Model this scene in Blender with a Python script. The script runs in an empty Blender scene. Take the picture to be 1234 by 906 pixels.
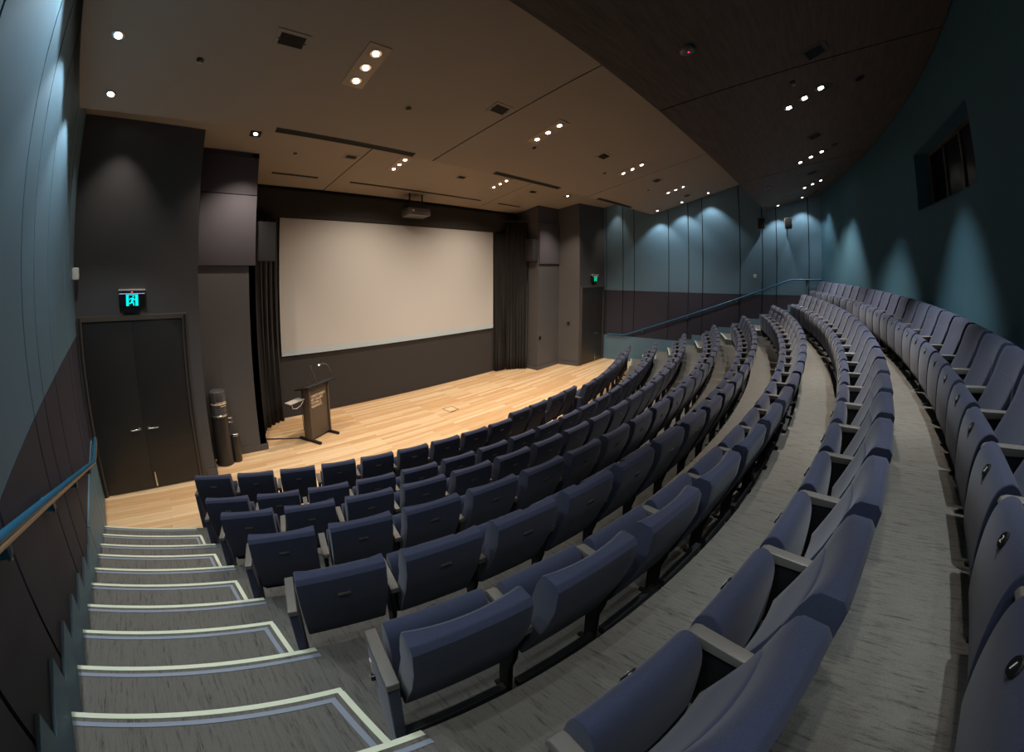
import bpy, bmesh, math, random
from math import sin, cos, tan, pi, radians, degrees, sqrt, atan, atan2
from mathutils import Vector, Matrix
random.seed(7)
S = bpy.context.scene
COL = S.collection

# ------------------------------------------------------------------ materials
def srgb(r, g, b):
    def f(c):
        c /= 255.0
        return c / 12.92 if c <= 0.04045 else ((c + 0.055) / 1.055) ** 2.4
    return (f(r), f(g), f(b), 1.0)

def newmat(name):
    m = bpy.data.materials.new(name); m.use_nodes = True
    nt = m.node_tree
    return m, nt, nt.nodes['Principled BSDF']

def plain(name, col, rough=0.6, metal=0.0, spec=0.5, bump=0.0, bscale=200.0, var=0.0, vscale=3.0, coat=0.0):
    m, nt, p = newmat(name)
    p.inputs['Base Color'].default_value = col
    p.inputs['Roughness'].default_value = rough
    p.inputs['Metallic'].default_value = metal
    p.inputs['Specular IOR Level'].default_value = spec
    if coat: p.inputs['Coat Weight'].default_value = coat
    tc = nt.nodes.new('ShaderNodeTexCoord')
    if var > 0:
        n = nt.nodes.new('ShaderNodeTexNoise'); n.inputs['Scale'].default_value = vscale; n.inputs['Detail'].default_value = 4
        nt.links.new(tc.outputs['Object'], n.inputs['Vector'])
        r = nt.nodes.new('ShaderNodeValToRGB')
        r.color_ramp.elements[0].position = 0.3; r.color_ramp.elements[1].position = 0.7
        r.color_ramp.elements[0].color = [c * (1 - var) for c in col[:3]] + [1]
        r.color_ramp.elements[1].color = [min(1, c * (1 + var)) for c in col[:3]] + [1]
        nt.links.new(n.outputs['Fac'], r.inputs['Fac']); nt.links.new(r.outputs['Color'], p.inputs['Base Color'])
    if bump > 0:
        n = nt.nodes.new('ShaderNodeTexNoise'); n.inputs['Scale'].default_value = bscale; n.inputs['Detail'].default_value = 3
        nt.links.new(tc.outputs['Object'], n.inputs['Vector'])
        b = nt.nodes.new('ShaderNodeBump'); b.inputs['Strength'].default_value = bump; b.inputs['Distance'].default_value = 0.003
        nt.links.new(n.outputs['Fac'], b.inputs['Height']); nt.links.new(b.outputs['Normal'], p.inputs['Normal'])
    return m

def emis(name, col, strength):
    m, nt, p = newmat(name)
    p.inputs['Base Color'].default_value = col
    p.inputs['Emission Color'].default_value = col
    p.inputs['Emission Strength'].default_value = strength
    return m

def carpet_mat():
    m, nt, p = newmat('streaked grey carpet')
    p.inputs['Roughness'].default_value = 0.95; p.inputs['Specular IOR Level'].default_value = 0.15
    tc = nt.nodes.new('ShaderNodeTexCoord')
    mp = nt.nodes.new('ShaderNodeMapping'); mp.inputs['Scale'].default_value = (64, 5.6, 64); mp.inputs['Rotation'].default_value = (0, 0, radians(-4))
    nt.links.new(tc.outputs['Object'], mp.inputs['Vector'])
    n = nt.nodes.new('ShaderNodeTexNoise'); n.inputs['Scale'].default_value = 1.0; n.inputs['Detail'].default_value = 9; n.inputs['Roughness'].default_value = 0.78
    nt.links.new(mp.outputs['Vector'], n.inputs['Vector'])
    r = nt.nodes.new('ShaderNodeValToRGB'); e = r.color_ramp.elements
    e[0].position = 0.355; e[0].color = srgb(68, 65, 62); e[1].position = 0.465; e[1].color = srgb(103, 100, 94)
    x = e.new(0.75); x.color = srgb(112, 109, 103)
    nt.links.new(n.outputs['Fac'], r.inputs['Fac'])
    n2 = nt.nodes.new('ShaderNodeTexNoise'); n2.inputs['Scale'].default_value = 260; n2.inputs['Detail'].default_value = 2
    nt.links.new(tc.outputs['Object'], n2.inputs['Vector'])
    mx = nt.nodes.new('ShaderNodeMixRGB'); mx.blend_type = 'OVERLAY'; mx.inputs['Fac'].default_value = 0.45
    nt.links.new(r.outputs['Color'], mx.inputs['Color1']); nt.links.new(n2.outputs['Fac'], mx.inputs['Color2'])
    nt.links.new(mx.outputs['Color'], p.inputs['Base Color'])
    b = nt.nodes.new('ShaderNodeBump'); b.inputs['Strength'].default_value = 0.35; b.inputs['Distance'].default_value = 0.004
    nt.links.new(n2.outputs['Fac'], b.inputs['Height']); nt.links.new(b.outputs['Normal'], p.inputs['Normal'])
    return m

def timber_mat():
    m, nt, p = newmat('honey timber boards')
    p.inputs['Roughness'].default_value = 0.38
    tc = nt.nodes.new('ShaderNodeTexCoord')
    mp = nt.nodes.new('ShaderNodeMapping'); mp.inputs['Location'].default_value = (3.3, 0.02, 0)
    nt.links.new(tc.outputs['Object'], mp.inputs['Vector'])
    br = nt.nodes.new('ShaderNodeTexBrick')
    br.inputs['Scale'].default_value = 1.0; br.inputs['Brick Width'].default_value = 1.7; br.inputs['Row Height'].default_value = 0.085
    br.inputs['Mortar Size'].default_value = 0.0012; br.inputs['Mortar Smooth'].default_value = 0.2; br.inputs['Bias'].default_value = 0.1
    br.offset = 0.37; br.offset_frequency = 3; br.squash = 1.0
    br.inputs['Color1'].default_value = srgb(236, 206, 164); br.inputs['Color2'].default_value = srgb(208, 166, 118); br.inputs['Mortar'].default_value = srgb(150, 108, 66)
    nt.links.new(mp.outputs['Vector'], br.inputs['Vector'])
    mp2 = nt.nodes.new('ShaderNodeMapping'); mp2.inputs['Scale'].default_value = (2.2, 45, 1)
    nt.links.new(tc.outputs['Object'], mp2.inputs['Vector'])
    n = nt.nodes.new('ShaderNodeTexNoise'); n.inputs['Scale'].default_value = 1; n.inputs['Detail'].default_value = 6
    nt.links.new(mp2.outputs['Vector'], n.inputs['Vector'])
    mx = nt.nodes.new('ShaderNodeMixRGB'); mx.blend_type = 'OVERLAY'; mx.inputs['Fac'].default_value = 0.35
    nt.links.new(br.outputs['Color'], mx.inputs['Color1']); nt.links.new(n.outputs['Fac'], mx.inputs['Color2'])
    nt.links.new(mx.outputs['Color'], p.inputs['Base Color'])
    return m

def veneer_mat(name, c0, c1):
    m, nt, p = newmat(name)
    p.inputs['Roughness'].default_value = 0.6; p.inputs['Specular IOR Level'].default_value = 0.3
    tc = nt.nodes.new('ShaderNodeTexCoord')
    mp = nt.nodes.new('ShaderNodeMapping'); mp.inputs['Scale'].default_value = (2.5, 26, 26)
    nt.links.new(tc.outputs['Object'], mp.inputs['Vector'])
    n = nt.nodes.new('ShaderNodeTexNoise'); n.inputs['Scale'].default_value = 1; n.inputs['Detail'].default_value = 6; n.inputs['Roughness'].default_value = 0.6
    nt.links.new(mp.outputs['Vector'], n.inputs['Vector'])
    r = nt.nodes.new('ShaderNodeValToRGB'); r.color_ramp.elements[0].color = c0; r.color_ramp.elements[1].color = c1
    r.color_ramp.elements[0].position = 0.3; r.color_ramp.elements[1].position = 0.72
    nt.links.new(n.outputs['Fac'], r.inputs['Fac']); nt.links.new(r.outputs['Color'], p.inputs['Base Color'])
    return m

def fabric_mat(name, col, var=0.18, sheen=0.25):
    m, nt, p = newmat(name)
    p.inputs['Roughness'].default_value = 0.85; p.inputs['Specular IOR Level'].default_value = 0.25
    p.inputs['Sheen Weight'].default_value = sheen; p.inputs['Sheen Roughness'].default_value = 0.5
    tc = nt.nodes.new('ShaderNodeTexCoord')
    mp = nt.nodes.new('ShaderNodeMapping'); mp.inputs['Scale'].default_value = (330, 330, 160)
    nt.links.new(tc.outputs['Object'], mp.inputs['Vector'])
    n = nt.nodes.new('ShaderNodeTexNoise'); n.inputs['Scale'].default_value = 1.0; n.inputs['Detail'].default_value = 2
    nt.links.new(mp.outputs['Vector'], n.inputs['Vector'])
    r = nt.nodes.new('ShaderNodeValToRGB')
    r.color_ramp.elements[0].position = 0.3; r.color_ramp.elements[1].position = 0.7
    r.color_ramp.elements[0].color = [c * (1 - var) for c in col[:3]] + [1]; r.color_ramp.elements[1].color = [c * (1 + var) for c in col[:3]] + [1]
    nt.links.new(n.outputs['Fac'], r.inputs['Fac']); nt.links.new(r.outputs['Color'], p.inputs['Base Color'])
    b = nt.nodes.new('ShaderNodeBump'); b.inputs['Strength'].default_value = 0.25; b.inputs['Distance'].default_value = 0.001
    nt.links.new(n.outputs['Fac'], b.inputs['Height']); nt.links.new(b.outputs['Normal'], p.inputs['Normal'])
    return m

M = {}
M['carpet'] = carpet_mat()
M['timber'] = timber_mat()
M['ceil'] = plain('brown grey painted ceiling', srgb(160, 149, 136), 0.7, spec=0.2, var=0.02, vscale=0.8)
M['ceilrear'] = veneer_mat('dark veneer rear ceiling', srgb(84, 72, 62), srgb(108, 94, 82))
M['void'] = plain('black void', srgb(12, 12, 12), 0.9)
M['teal'] = plain('teal wall panel', srgb(93, 122, 138), 0.55, var=0.03, vscale=1.2)
M['purple'] = plain('aubergine wall panel', srgb(49, 46, 58), 0.7, var=0.04, vscale=2)
M['groove'] = plain('dark panel groove', srgb(22, 34, 44), 0.8)
M['rail'] = plain('petrol blue rail paint', srgb(34, 92, 122), 0.35)
M['railmetal'] = plain('brushed rail metal', srgb(190, 165, 130), 0.4, 0.6)
M['backteal'] = plain('dark teal rear wall', srgb(50, 88, 102), 0.75, var=0.03)
M['black'] = plain('charcoal wall paint', srgb(82, 79, 79), 0.6, var=0.03, vscale=1.5)
M['black2'] = plain('matt black masking', srgb(50, 46, 44), 0.85)
M['doorblk'] = plain('black door paint', srgb(40, 38, 37), 0.42)
M['frame'] = plain('dark bronze door frame', srgb(84, 76, 68), 0.45)
M['acoustic'] = fabric_mat('mauve grey acoustic fabric', srgb(84, 80, 86), 0.06, 0.1)
M['screen'] = plain('white projection screen', srgb(190, 185, 178), 0.9, spec=0.1)
M['band'] = plain('bluish white screen band', srgb(176, 188, 192), 0.6)
M['curtain'] = fabric_mat('charcoal stage curtain', srgb(37, 34, 32), 0.1, 0.08)
M['navy'] = fabric_mat('navy seat fabric', srgb(49, 54, 75), 0.2, 0.14)
M['arm'] = plain('dark grey satin armrest', srgb(112, 109, 104), 0.42, 0.25)
M['steel'] = plain('black powder coated steel', srgb(26, 26, 27), 0.5, 0.2)
M['beam'] = plain('graphite seat beam', srgb(70, 70, 70), 0.45, 0.5)
M['chrome'] = plain('bright steel', srgb(205, 203, 198), 0.25, 1.0)
M['badge'] = plain('black seat badge', srgb(22, 22, 24), 0.35)
M['white'] = plain('white plastic', srgb(225, 222, 214), 0.5)
M['plaque'] = plain('dull grey plaque', srgb(120, 114, 108), 0.4, 0.6)
M['lum'] = plain('pale luminous nosing', srgb(216, 221, 194), 0.6)
M['grip'] = plain('blue grey grip strip', srgb(132, 140, 154), 0.6)
M['lamp'] = emis('lit lamp lens', (1.0, 0.95, 0.9, 1), 20.0)
M['trimplate'] = plain('brown lamp trim plate lightened for lens scatter', srgb(176, 156, 132), 0.5)  # base colour lightened to stand for light scattered from the lit lenses
M['blacktrim'] = plain('black lamp trim', srgb(20, 20, 20), 0.5)
M['ventdark'] = plain('dark vent interior', srgb(20, 18, 17), 0.8)
M['plywood'] = plain('lectern brown black', srgb(88, 76, 64), 0.5)
M['lettering'] = plain('cream lettering', srgb(244, 220, 184), 0.6)
M['glass'] = plain('dark booth glass', srgb(7, 8, 9), 0.25, spec=0.12)
M['exitgreen'] = emis('exit sign teal', (0.0, 0.75, 0.72, 1), 1.0)
M['exitgreen2'] = emis('exit sign green', (0.0, 0.5, 0.2, 1), 1.0)
M['led'] = emis('red led', (1, 0.05, 0.08, 1), 1.2)
M['bluebar'] = emis('blue white led bar', (0.35, 0.4, 0.9, 1), 0.8)
M['ledlamp'] = emis('cold lectern lamp', (0.75, 0.85, 1, 1), 1.2)
M['cooler'] = plain('black cooler casing with brown reflection tint', srgb(48, 44, 40), 0.3)  # brown reflection on the black casing is mixed into the base colour
M['clear'] = plain('smoked bottle', srgb(78, 76, 76), 0.2, var=0.25, vscale=25)
M['palegrey'] = plain('pale grey plastic', srgb(190, 182, 172), 0.5)

# ------------------------------------------------------------------ mesh helpers
class MB:
    def __init__(self): self.v = []; self.f = []; self.m = []; self.mats = []
    def mi(self, mat):
        if mat not in self.mats: self.mats.append(mat)
        return self.mats.index(mat)
    def add(self, vs, fs, mat):
        o = len(self.v); k = self.mi(mat)
        self.v += [tuple(p) for p in vs]
        for f in fs: self.f.append([i + o for i in f]); self.m.append(k)
    def box(self, x0, x1, y0, y1, z0, z1, mat, xf=None):
        vs = [Vector(p) for p in ((x0,y0,z0),(x1,y0,z0),(x1,y1,z0),(x0,y1,z0),(x0,y0,z1),(x1,y0,z1),(x1,y1,z1),(x0,y1,z1))]
        if xf is not None: vs = [xf @ p for p in vs]
        self.add(vs, [(0,3,2,1),(4,5,6,7),(0,1,5,4),(1,2,6,5),(2,3,7,6),(3,0,4,7)], mat)
    def prism(self, poly, x0, x1, mat, axis='x', xf=None):
        # poly of (a,b): axis x -> (x, a, b); axis z -> (a, b, z); axis y -> (a, y, b)
        n = len(poly)
        def P(a, b, t):
            return Vector((t, a, b) if axis == 'x' else ((a, b, t) if axis == 'z' else (a, t, b)))
        vs = [P(a, b, x0) for a, b in poly] + [P(a, b, x1) for a, b in poly]
        if xf is not None: vs = [xf @ p for p in vs]
        fs = [tuple(range(n)), tuple(range(2 * n - 1, n - 1, -1))]
        fs += [(i, i + n, (i + 1) % n + n, (i + 1) % n) for i in range(n)]
        self.add(vs, fs, mat)
    def tube(self, pts, r, mat, seg=10, closed_caps=True):
        pts = [Vector(p) for p in pts]; rings = []
        up = Vector((0, 0, 1))
        for i, p in enumerate(pts):
            t = (pts[min(i + 1, len(pts) - 1)] - pts[max(i - 1, 0)]).normalized()
            a = t.cross(up)
            if a.length < 1e-3: a = t.cross(Vector((0, 1, 0)))
            a.normalize(); b = t.cross(a).normalized()
            rr = r[i] if isinstance(r, (list, tuple)) else r
            rings.append([p + a * rr * cos(2 * pi * k / seg) + b * rr * sin(2 * pi * k / seg) for k in range(seg)])
        vs = [q for ring in rings for q in ring]; fs = []
        for i in range(len(rings) - 1):
            for k in range(seg):
                fs.append((i*seg+k, i*seg+(k+1)%seg, (i+1)*seg+(k+1)%seg, (i+1)*seg+k))
        fs.append(tuple(range(seg))[::-1]); fs.append(tuple((len(rings)-1)*seg + k for k in range(seg)))
        self.add(vs, fs, mat)
    def lathe(self, prof, mat, seg=24, c=(0, 0, 0), xf=None):
        vs = []; fs = []
        for r, z in prof:
            for k in range(seg):
                p = Vector((c[0] + r * cos(2*pi*k/seg), c[1] + r * sin(2*pi*k/seg), c[2] + z))
                vs.append(xf @ p if xf is not None else p)
        n = len(prof)
        for i in range(n - 1):
            for k in range(seg):
                fs.append((i*seg+k, i*seg+(k+1)%seg, (i+1)*seg+(k+1)%seg, (i+1)*seg+k))
        fs.append(tuple(range(seg))[::-1]); fs.append(tuple((n-1)*seg + k for k in range(seg)))
        self.add(vs, fs, mat)
    def mesh(self, name, bevel=0.0, bseg=2, smooth=False, ang=40):
        me = bpy.data.meshes.new(name)
        me.from_pydata(self.v, [], self.f)
        for mt in self.mats: me.materials.append(mt)
        for p, k in zip(me.polygons, self.m): p.material_index = k
        bm = bmesh.new(); bm.from_mesh(me)
        bmesh.ops.recalc_face_normals(bm, faces=bm.faces)
        if bevel > 0:
            es = [e for e in bm.edges if len(e.link_faces) == 2 and e.calc_face_angle(0) > radians(ang)]
            bmesh.ops.bevel(bm, geom=es, offset=bevel, segments=bseg, affect='EDGES', profile=0.6, clamp_overlap=True)
        bm.to_mesh(me); bm.free()
        if smooth or bevel > 0:
            for p in me.polygons: p.use_smooth = True
            try: me.set_sharp_from_angle(angle=radians(35 if not smooth else 60))
            except Exception: pass
        me.update()
        return me

def link(name, me, parent=None, loc=None, rotz=None):
    o = bpy.data.objects.new(name, me); COL.objects.link(o)
    if parent is not None: o.parent = parent
    if loc is not None: o.location = loc
    if rotz is not None: o.rotation_euler = (0, 0, rotz)
    return o

def part(name, mb, parent=None, bevel=0.0, bseg=2, smooth=False, label=None):
    o = link(name, mb.mesh(name, bevel, bseg, smooth), parent)
    if label: o['label'] = label
    return o

def tag(o, label, cat, group=None):
    o['label'] = label; o['category'] = cat
    if group: o['group'] = group
    return o

def thing(name, label, cat, loc=(0, 0, 0), rot=(0, 0, 0), group=None):
    o = bpy.data.objects.new(name, None); COL.objects.link(o)
    o.empty_display_size = 0.1
    o.location = loc; o.rotation_euler = rot
    return tag(o, label, cat, group)

def struct(name, mb, label=None, **k):
    o = part(name, mb, None, **k); o['kind'] = 'structure'
    if label: o['label'] = label
    return o

ORD = ['zeroth','first','second','third','fourth','fifth','sixth','seventh','eighth','ninth','tenth','eleventh','twelfth']

# ------------------------------------------------------------------ room numbers (metres; stage floor z = 0)
CX, CY = 5.61, 21.8                       # centre of the seating arcs
RISE = 0.165
KK = [0, -0.0015, -0.0008, 0.0011, 0.0035, 0.0042, 0.0065, 0.0068, 0.0085]   # slight opening of each arc
RB = [0, 17.61, 18.44, 19.25, 20.065, 20.88, 21.66, 22.48, 23.29]            # seat-back radius per row
RT = [0, 0, 17.56, 18.36, 19.16, 19.97, 20.78, 21.60, 22.40]                  # front edge of each tier
def lev(k): return 0.0 if k == 1 else RISE * (2 * k - 3)
def ltx(y): return -0.681 - 0.135 * y     # left wall
def rtx(y): return 13.09 + 0.13 * (7.146 - y)
RWALL = 23.62
def pol(R, th, kk=0.0):
    R = R + kk * (th + 15.0)
    return CX + R * sin(radians(th)), CY - R * cos(radians(th))
def th_line(R, fx, kk=0.0):
    lo, hi = -25.0, 25.0
    f = lambda t: (lambda p: p[0] - fx(p[1]))(pol(R, t, kk))
    for _ in range(60):
        m = (lo + hi) / 2
        if f(m) < 0: lo = m
        else: hi = m
    return (lo + hi) / 2
def zstage(y): return 5.37 + 0.215 * (8.975 - y)
def zmain(y): return 5.375 + 0.277 * (5.26 - y)
def zrear(y): return 5.30 + 0.277 * (1.46 - y)

# ------------------------------------------------------------------ floors and tiers
mb = MB()
mb.box(-2.2, 14.6, 3.6, 9.2, -0.12, 0.0, M['timber'])
struct('floor', mb, 'honey timber stage floor')

def arc_slab(R0, R1, k0, k1, z0, z1, fa, fb, mat, n=48, ends=True):
    """slab between two arcs, from line fa to line fb"""
    m = MB(); rows = []
    a0, b0 = th_line(R0, fa, k0), th_line(R0, fb, k0)
    a1, b1 = th_line(R1, fa, k1), th_line(R1, fb, k1)
    vs = []
    for i in range(n + 1):
        t = i / n
        p = pol(R0, a0 + (b0 - a0) * t, k0); q = pol(R1, a1 + (b1 - a1) * t, k1)
        vs += [(p[0], p[1], z0), (p[0], p[1], z1), (q[0], q[1], z1), (q[0], q[1], z0)]
    fs = []
    for i in range(n):
        a = 4 * i; b = a + 4
        fs += [(a, b, b+1, a+1), (a+1, b+1, b+2, a+2), (a+2, b+2, b+3, a+3), (a+3, b+3, b, a)]
    fs += [(0, 1, 2, 3), (4*n+3, 4*n+2, 4*n+1, 4*n)]
    m.add(vs, fs, mat)
    return m

def strip(R0, R1, kk, z, fa, fb, mat, n=24, m=None, th=0.004):
    s = arc_slab(R0, R1, kk, kk, z, z + th, fa, fb, mat, n)
    if m is None: return s
    m.add(s.v, s.f, mat); return m

lret = lambda y: 0.486 - 0.131 * y            # side of the half steps, left aisle
rret = lambda y: 12.82 - 0.12 * y             # right aisle
lend = lambda y: 0.56 - 0.131 * y
rend = lambda y: 12.70 - 0.12 * y
for k in range(2, 9):
    R1 = RT[k + 1] + 0.02 if k < 8 else RWALL + 0.1
    k1 = KK[k] if k < 8 else 0.0
    z = lev(k)
    zb = lev(k - 1) - 0.02 if k > 2 else -0.02
    o = struct('floor_tier', arc_slab(RT[k], R1, KK[k - 1], k1, zb, z, lambda y: ltx(y) - 0.05, lambda y: rtx(y) + 0.05, M['carpet']))
    o['label'] = 'grey carpeted seating tier under the %s row' % (ORD[k] if k < 8 else 'back')
    ns = MB(); gs = MB()
    fl = (lambda y: 0.486 - 0.131 * y) if k == 2 else lend
    for fa, fb in ((lambda y: ltx(y) + 0.02, fl), (rend, lambda y: rtx(y) - 0.02)):
        strip(RT[k] - 0.003, RT[k] + 0.022, KK[k-1], z, fa, fb, M['lum'], m=ns)
        strip(RT[k] + 0.043, RT[k] + 0.065, KK[k-1], z, fa, fb, M['grip'], m=gs)
    part('nosing_strip', ns, o, label='pale luminous nosing strip')
    part('grip_strip', gs, o, label='blue grey grip strip')

for side in (0, 1):
    for k in range(2, 8):
        R0 = (RT[k] + RT[k + 1]) / 2 - 0.005; z0 = lev(k) - 0.0; z1 = lev(k) + RISE
        kk = KK[k]
        fa, fb = (ltx, lret) if side == 0 else (rret, rtx)
        o = struct('floor_step', arc_slab(R0, RT[k + 1] + 0.005, kk, kk, z0, z1, fa, fb, M['carpet'], 20))
        o['label'] = 'grey carpeted half step in the %s aisle, %s up from the stage' % ('left' if side == 0 else 'right', ORD[k - 1])
        ns = MB(); gs = MB()
        e = 0.0
        if side == 0:
            strip(R0 - 0.003, R0 + 0.022, kk, z1, lambda y: ltx(y) + 0.02, lret, M['lum'], m=ns)
            strip(R0 + 0.043, R0 + 0.065, kk, z1, lambda y: ltx(y) + 0.02, lambda y: lret(y) - 0.050, M['grip'], m=gs)
            strip(R0 + 0.022, RT[k+1], kk, z1, lambda y: lret(y) - 0.026, lambda y: lret(y) + 0.003, M['lum'], 4, m=ns)
            strip(R0 + 0.065, RT[k+1], kk, z1, lambda y: lret(y) - 0.076, lambda y: lret(y) - 0.050, M['grip'], 4, m=gs)
        else:
            strip(R0 - 0.003, R0 + 0.022, kk, z1, rret, lambda y: rtx(y) - 0.02, M['lum'], m=ns)
            strip(R0 + 0.043, R0 + 0.065, kk, z1, lambda y: rret(y) + 0.050, lambda y: rtx(y) - 0.02, M['grip'], m=gs)
            strip(R0 + 0.022, RT[k+1], kk, z1, lambda y: rret(y) - 0.003, lambda y: rret(y) + 0.026, M['lum'], 4, m=ns)
            strip(R0 + 0.065, RT[k+1], kk, z1, lambda y: rret(y) + 0.050, lambda y: rret(y) + 0.076, M['grip'], 4, m=gs)
        part('nosing_strip', ns, o, label='pale luminous nosing strip')
        part('grip_strip', gs, o, label='blue grey grip strip')

# ------------------------------------------------------------------ side walls: panels with grooves
def side_wall(name, fx, joints, sgn, ztop, zp, skirt, y_end, y_start):
    """fx(y): inner face; sgn = +1 when the room lies on +x. Panels stop at grooves."""
    m = MB()
    def q(y, off): return fx(y) - sgn * off
    def slab(y0, y1, z0, z1, o0, o1, mat):
        vs = [(q(y0,o0),y0,z0),(q(y1,o0),y1,z0),(q(y1,o0),y1,z1),(q(y0,o0),y0,z1),(q(y0,o1),y0,z0),(q(y1,o1),y1,z0),(q(y1,o1),y1,z1),(q(y0,o1),y0,z1)]
        m.add(vs, [(0,1,2,3),(7,6,5,4),(0,4,5,1),(1,5,6,2),(2,6,7,3),(3,7,4,0)], mat)
    slab(y_start, y_end, -0.1, ztop, 0.02, 0.14, M['groove'])
    js = sorted([y_start] + list(joints) + [y_end])
    for a, b in zip(js[:-1], js[1:]):
        slab(a + 0.015, b - 0.015, zp + 0.004, ztop, 0.0, 0.02, M['teal'])
        slab(a + 0.015, b - 0.015, -0.1, zp - 0.004, 0.0, 0.02, M['purple'])
    return struct(name, m)
LJ = [6.07, 5.665, 4.372, 3.658, 3.194, 1.98, 1.25, 0.45, -0.4, -1.2]
RJ = [7.066, 6.411, 5.982, 4.719, 4.023, 3.541, 2.308, 1.59, 1.144, 0.137]
o = side_wall('wall_left', ltx, LJ, 1, 6.9, 2.57, None, 6.86, -2.2); o['label'] = 'teal left wall over a dark aubergine band'
o = side_wall('wall_right', rtx, RJ, -1, 6.9, 2.63, None, 7.20, -0.9); o['label'] = 'teal right wall over a dark aubergine band'

def skirt(name, fx, sgn, prof, label):
    """stepped teal skirting: prof = list of (y0, y1, ztop)"""
    m = MB()
    for y0, y1, zt in prof:
        vs = []
        for off in (0.0, 0.018):
            for y, z in ((y0, -0.05), (y1, -0.05), (y1, zt), (y0, zt)):
                vs.append((fx(y) + sgn * off, y, z))
        m.add(vs, [(0,1,2,3),(7,6,5,4),(0,4,5,1),(1,5,6,2),(2,6,7,3),(3,7,4,0)], M['teal'])
    return struct(name, m, label)
prof = [(6.078, 6.855, 0.98), (5.673, 6.062, 0.98), (4.38, 5.657, 0.98)]
for n in range(-8, 10):
    y1 = 2.70 - 0.44 * n; y0 = y1 - 0.44; zt = 1.512 + RISE * n
    y1 = min(y1, 4.364)
    if y0 > 4.3: continue
    if n == 9: zt = lev(8) + 0.2
    if y0 < -1.9: continue
    prof.append((y0, y1, max(zt, 0.98)))
skirt('trim_left', ltx, 1, prof, 'teal stepped skirting along the left stairs')
prof = [(5.2, 7.16, 0.93)]
for n in range(-7, 10):
    y1 = 2.98 - 0.44 * n; y0 = y1 - 0.44; zt = 1.512 + RISE * n
    y1 = min(y1, 5.2)
    if y0 > 5.2 or y0 < -0.9: continue
    prof.append((y0, y1, max(min(zt, lev(8) + 0.25), 0.93)))
skirt('trim_right', rtx, -1, prof, 'teal stepped skirting along the right stairs')

# ------------------------------------------------------------------ rear wall with booth opening
m = MB()
thL = th_line(RWALL, lambda y: ltx(y) - 0.1); thR = th_line(RWALL, lambda y: rtx(y) + 0.1)
ob0, ob1, oz0, oz1 = -1.10, 5.0, 4.43, 5.31
ths = sorted(set([thL + (thR - thL) * i / 60 for i in range(61)] + [ob0, ob1]))
zs = [-0.1, oz0, oz1, 6.9]
idx = {}
for i, t in enumerate(ths):
    for j, z in enumerate(zs):
        for d in (0, 1):
            p = pol(RWALL + 0.15 * d, t); idx[i, j, d] = len(m.v); m.v.append((p[0], p[1], z))
k = m.mi(M['backteal'])
for i in range(len(ths) - 1):
    for j in range(3):
        if j == 1 and ths[i] >= ob0 - 1e-6 and ths[i+1] <= ob1 + 1e-6: continue
        for d in (0, 1):
            m.f.append([idx[i,j,d], idx[i+1,j,d], idx[i+1,j+1,d], idx[i,j+1,d]]); m.m.append(k)
# splayed reveal of the booth opening
def P(R, t, z):
    p = pol(R, t); return (p[0], p[1], z)
R2 = RWALL + 0.27
iz0, iz1, ia, ib = 4.43, 5.31, -1.10, 5.0
ring0 = [P(RWALL, ob0, oz0), P(RWALL, ob1, oz0), P(RWALL, ob1, oz1), P(RWALL, ob0, oz1)]
ring1 = [P(R2, ia, iz0), P(R2, ib, iz0), P(R2, ib, iz1), P(R2, ia, iz1)]
m.add(ring0 + ring1, [(i, (i+1) % 4, (i+1) % 4 + 4, i + 4) for i in range(4)], M['backteal'])
struct('wall_back', m, 'dark teal curved rear wall')
w = MB()
def wbox(t0, t1, z0, z1, r0, r1, mat):
    a = [P(r0, t0, z0), P(r0, t1, z0), P(r0, t1, z1), P(r0, t0, z1), P(r1, t0, z0), P(r1, t1, z0), P(r1, t1, z1), P(r1, t0, z1)]
    w.add(a, [(0,1,2,3),(7,6,5,4),(0,4,5,1),(1,5,6,2),(2,6,7,3),(3,7,4,0)], mat)
fw = 0.09
wbox(ia, ib, iz0, iz0 + 0.035, R2 - 0.03, R2 + 0.03, M['frame']); wbox(ia, ib, iz1 - 0.035, iz1, R2 - 0.03, R2 + 0.03, M['frame'])
for t in (ia, 0.0, 1.62, 3.31, ib - fw):
    wbox(t, t + fw, iz0 + 0.035, iz1 - 0.035, R2 - 0.03, R2 + 0.03, M['frame'])
win = struct('window_1', w, 'dark projection booth window in the rear wall')
ms = (ia, 0.0, 1.62, 3.31, ib - fw)
for i in range(4):
    w = MB()
    a = ms[i] + fw; b = ms[i + 1]
    wbox(a, b, iz0 + 0.035, iz1 - 0.035, R2 - 0.006, R2 + 0.006, M['glass'])
    part('window_pane', w, win)

# ------------------------------------------------------------------ front (stage) walls
def wallpoly(name, pts, zt, mat, label, th=0.12, z0=-0.05):
    """vertical wall along plan polyline; top follows the stage ceiling. Thickness to the left of the path."""
    m = MB()
    for (x0, y0), (x1, y1) in zip(pts[:-1], pts[1:]):
        d = Vector((x1 - x0, y1 - y0)).normalized(); n = Vector((-d.y, d.x)) * th
        vs = []
        for ox in (Vector((0, 0)), n):
            for (x, y) in ((x0, y0), (x1, y1)):
                for z in (z0, zt if zt else zstage(y) + 0.02):
                    vs.append((x + ox.x, y + ox.y, z))
        m.add(vs, [(0,2,3,1),(4,5,7,6),(0,1,5,4),(2,6,7,3),(1,3,7,5),(0,4,6,2)], mat)
    return struct(name, m, label)
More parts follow.
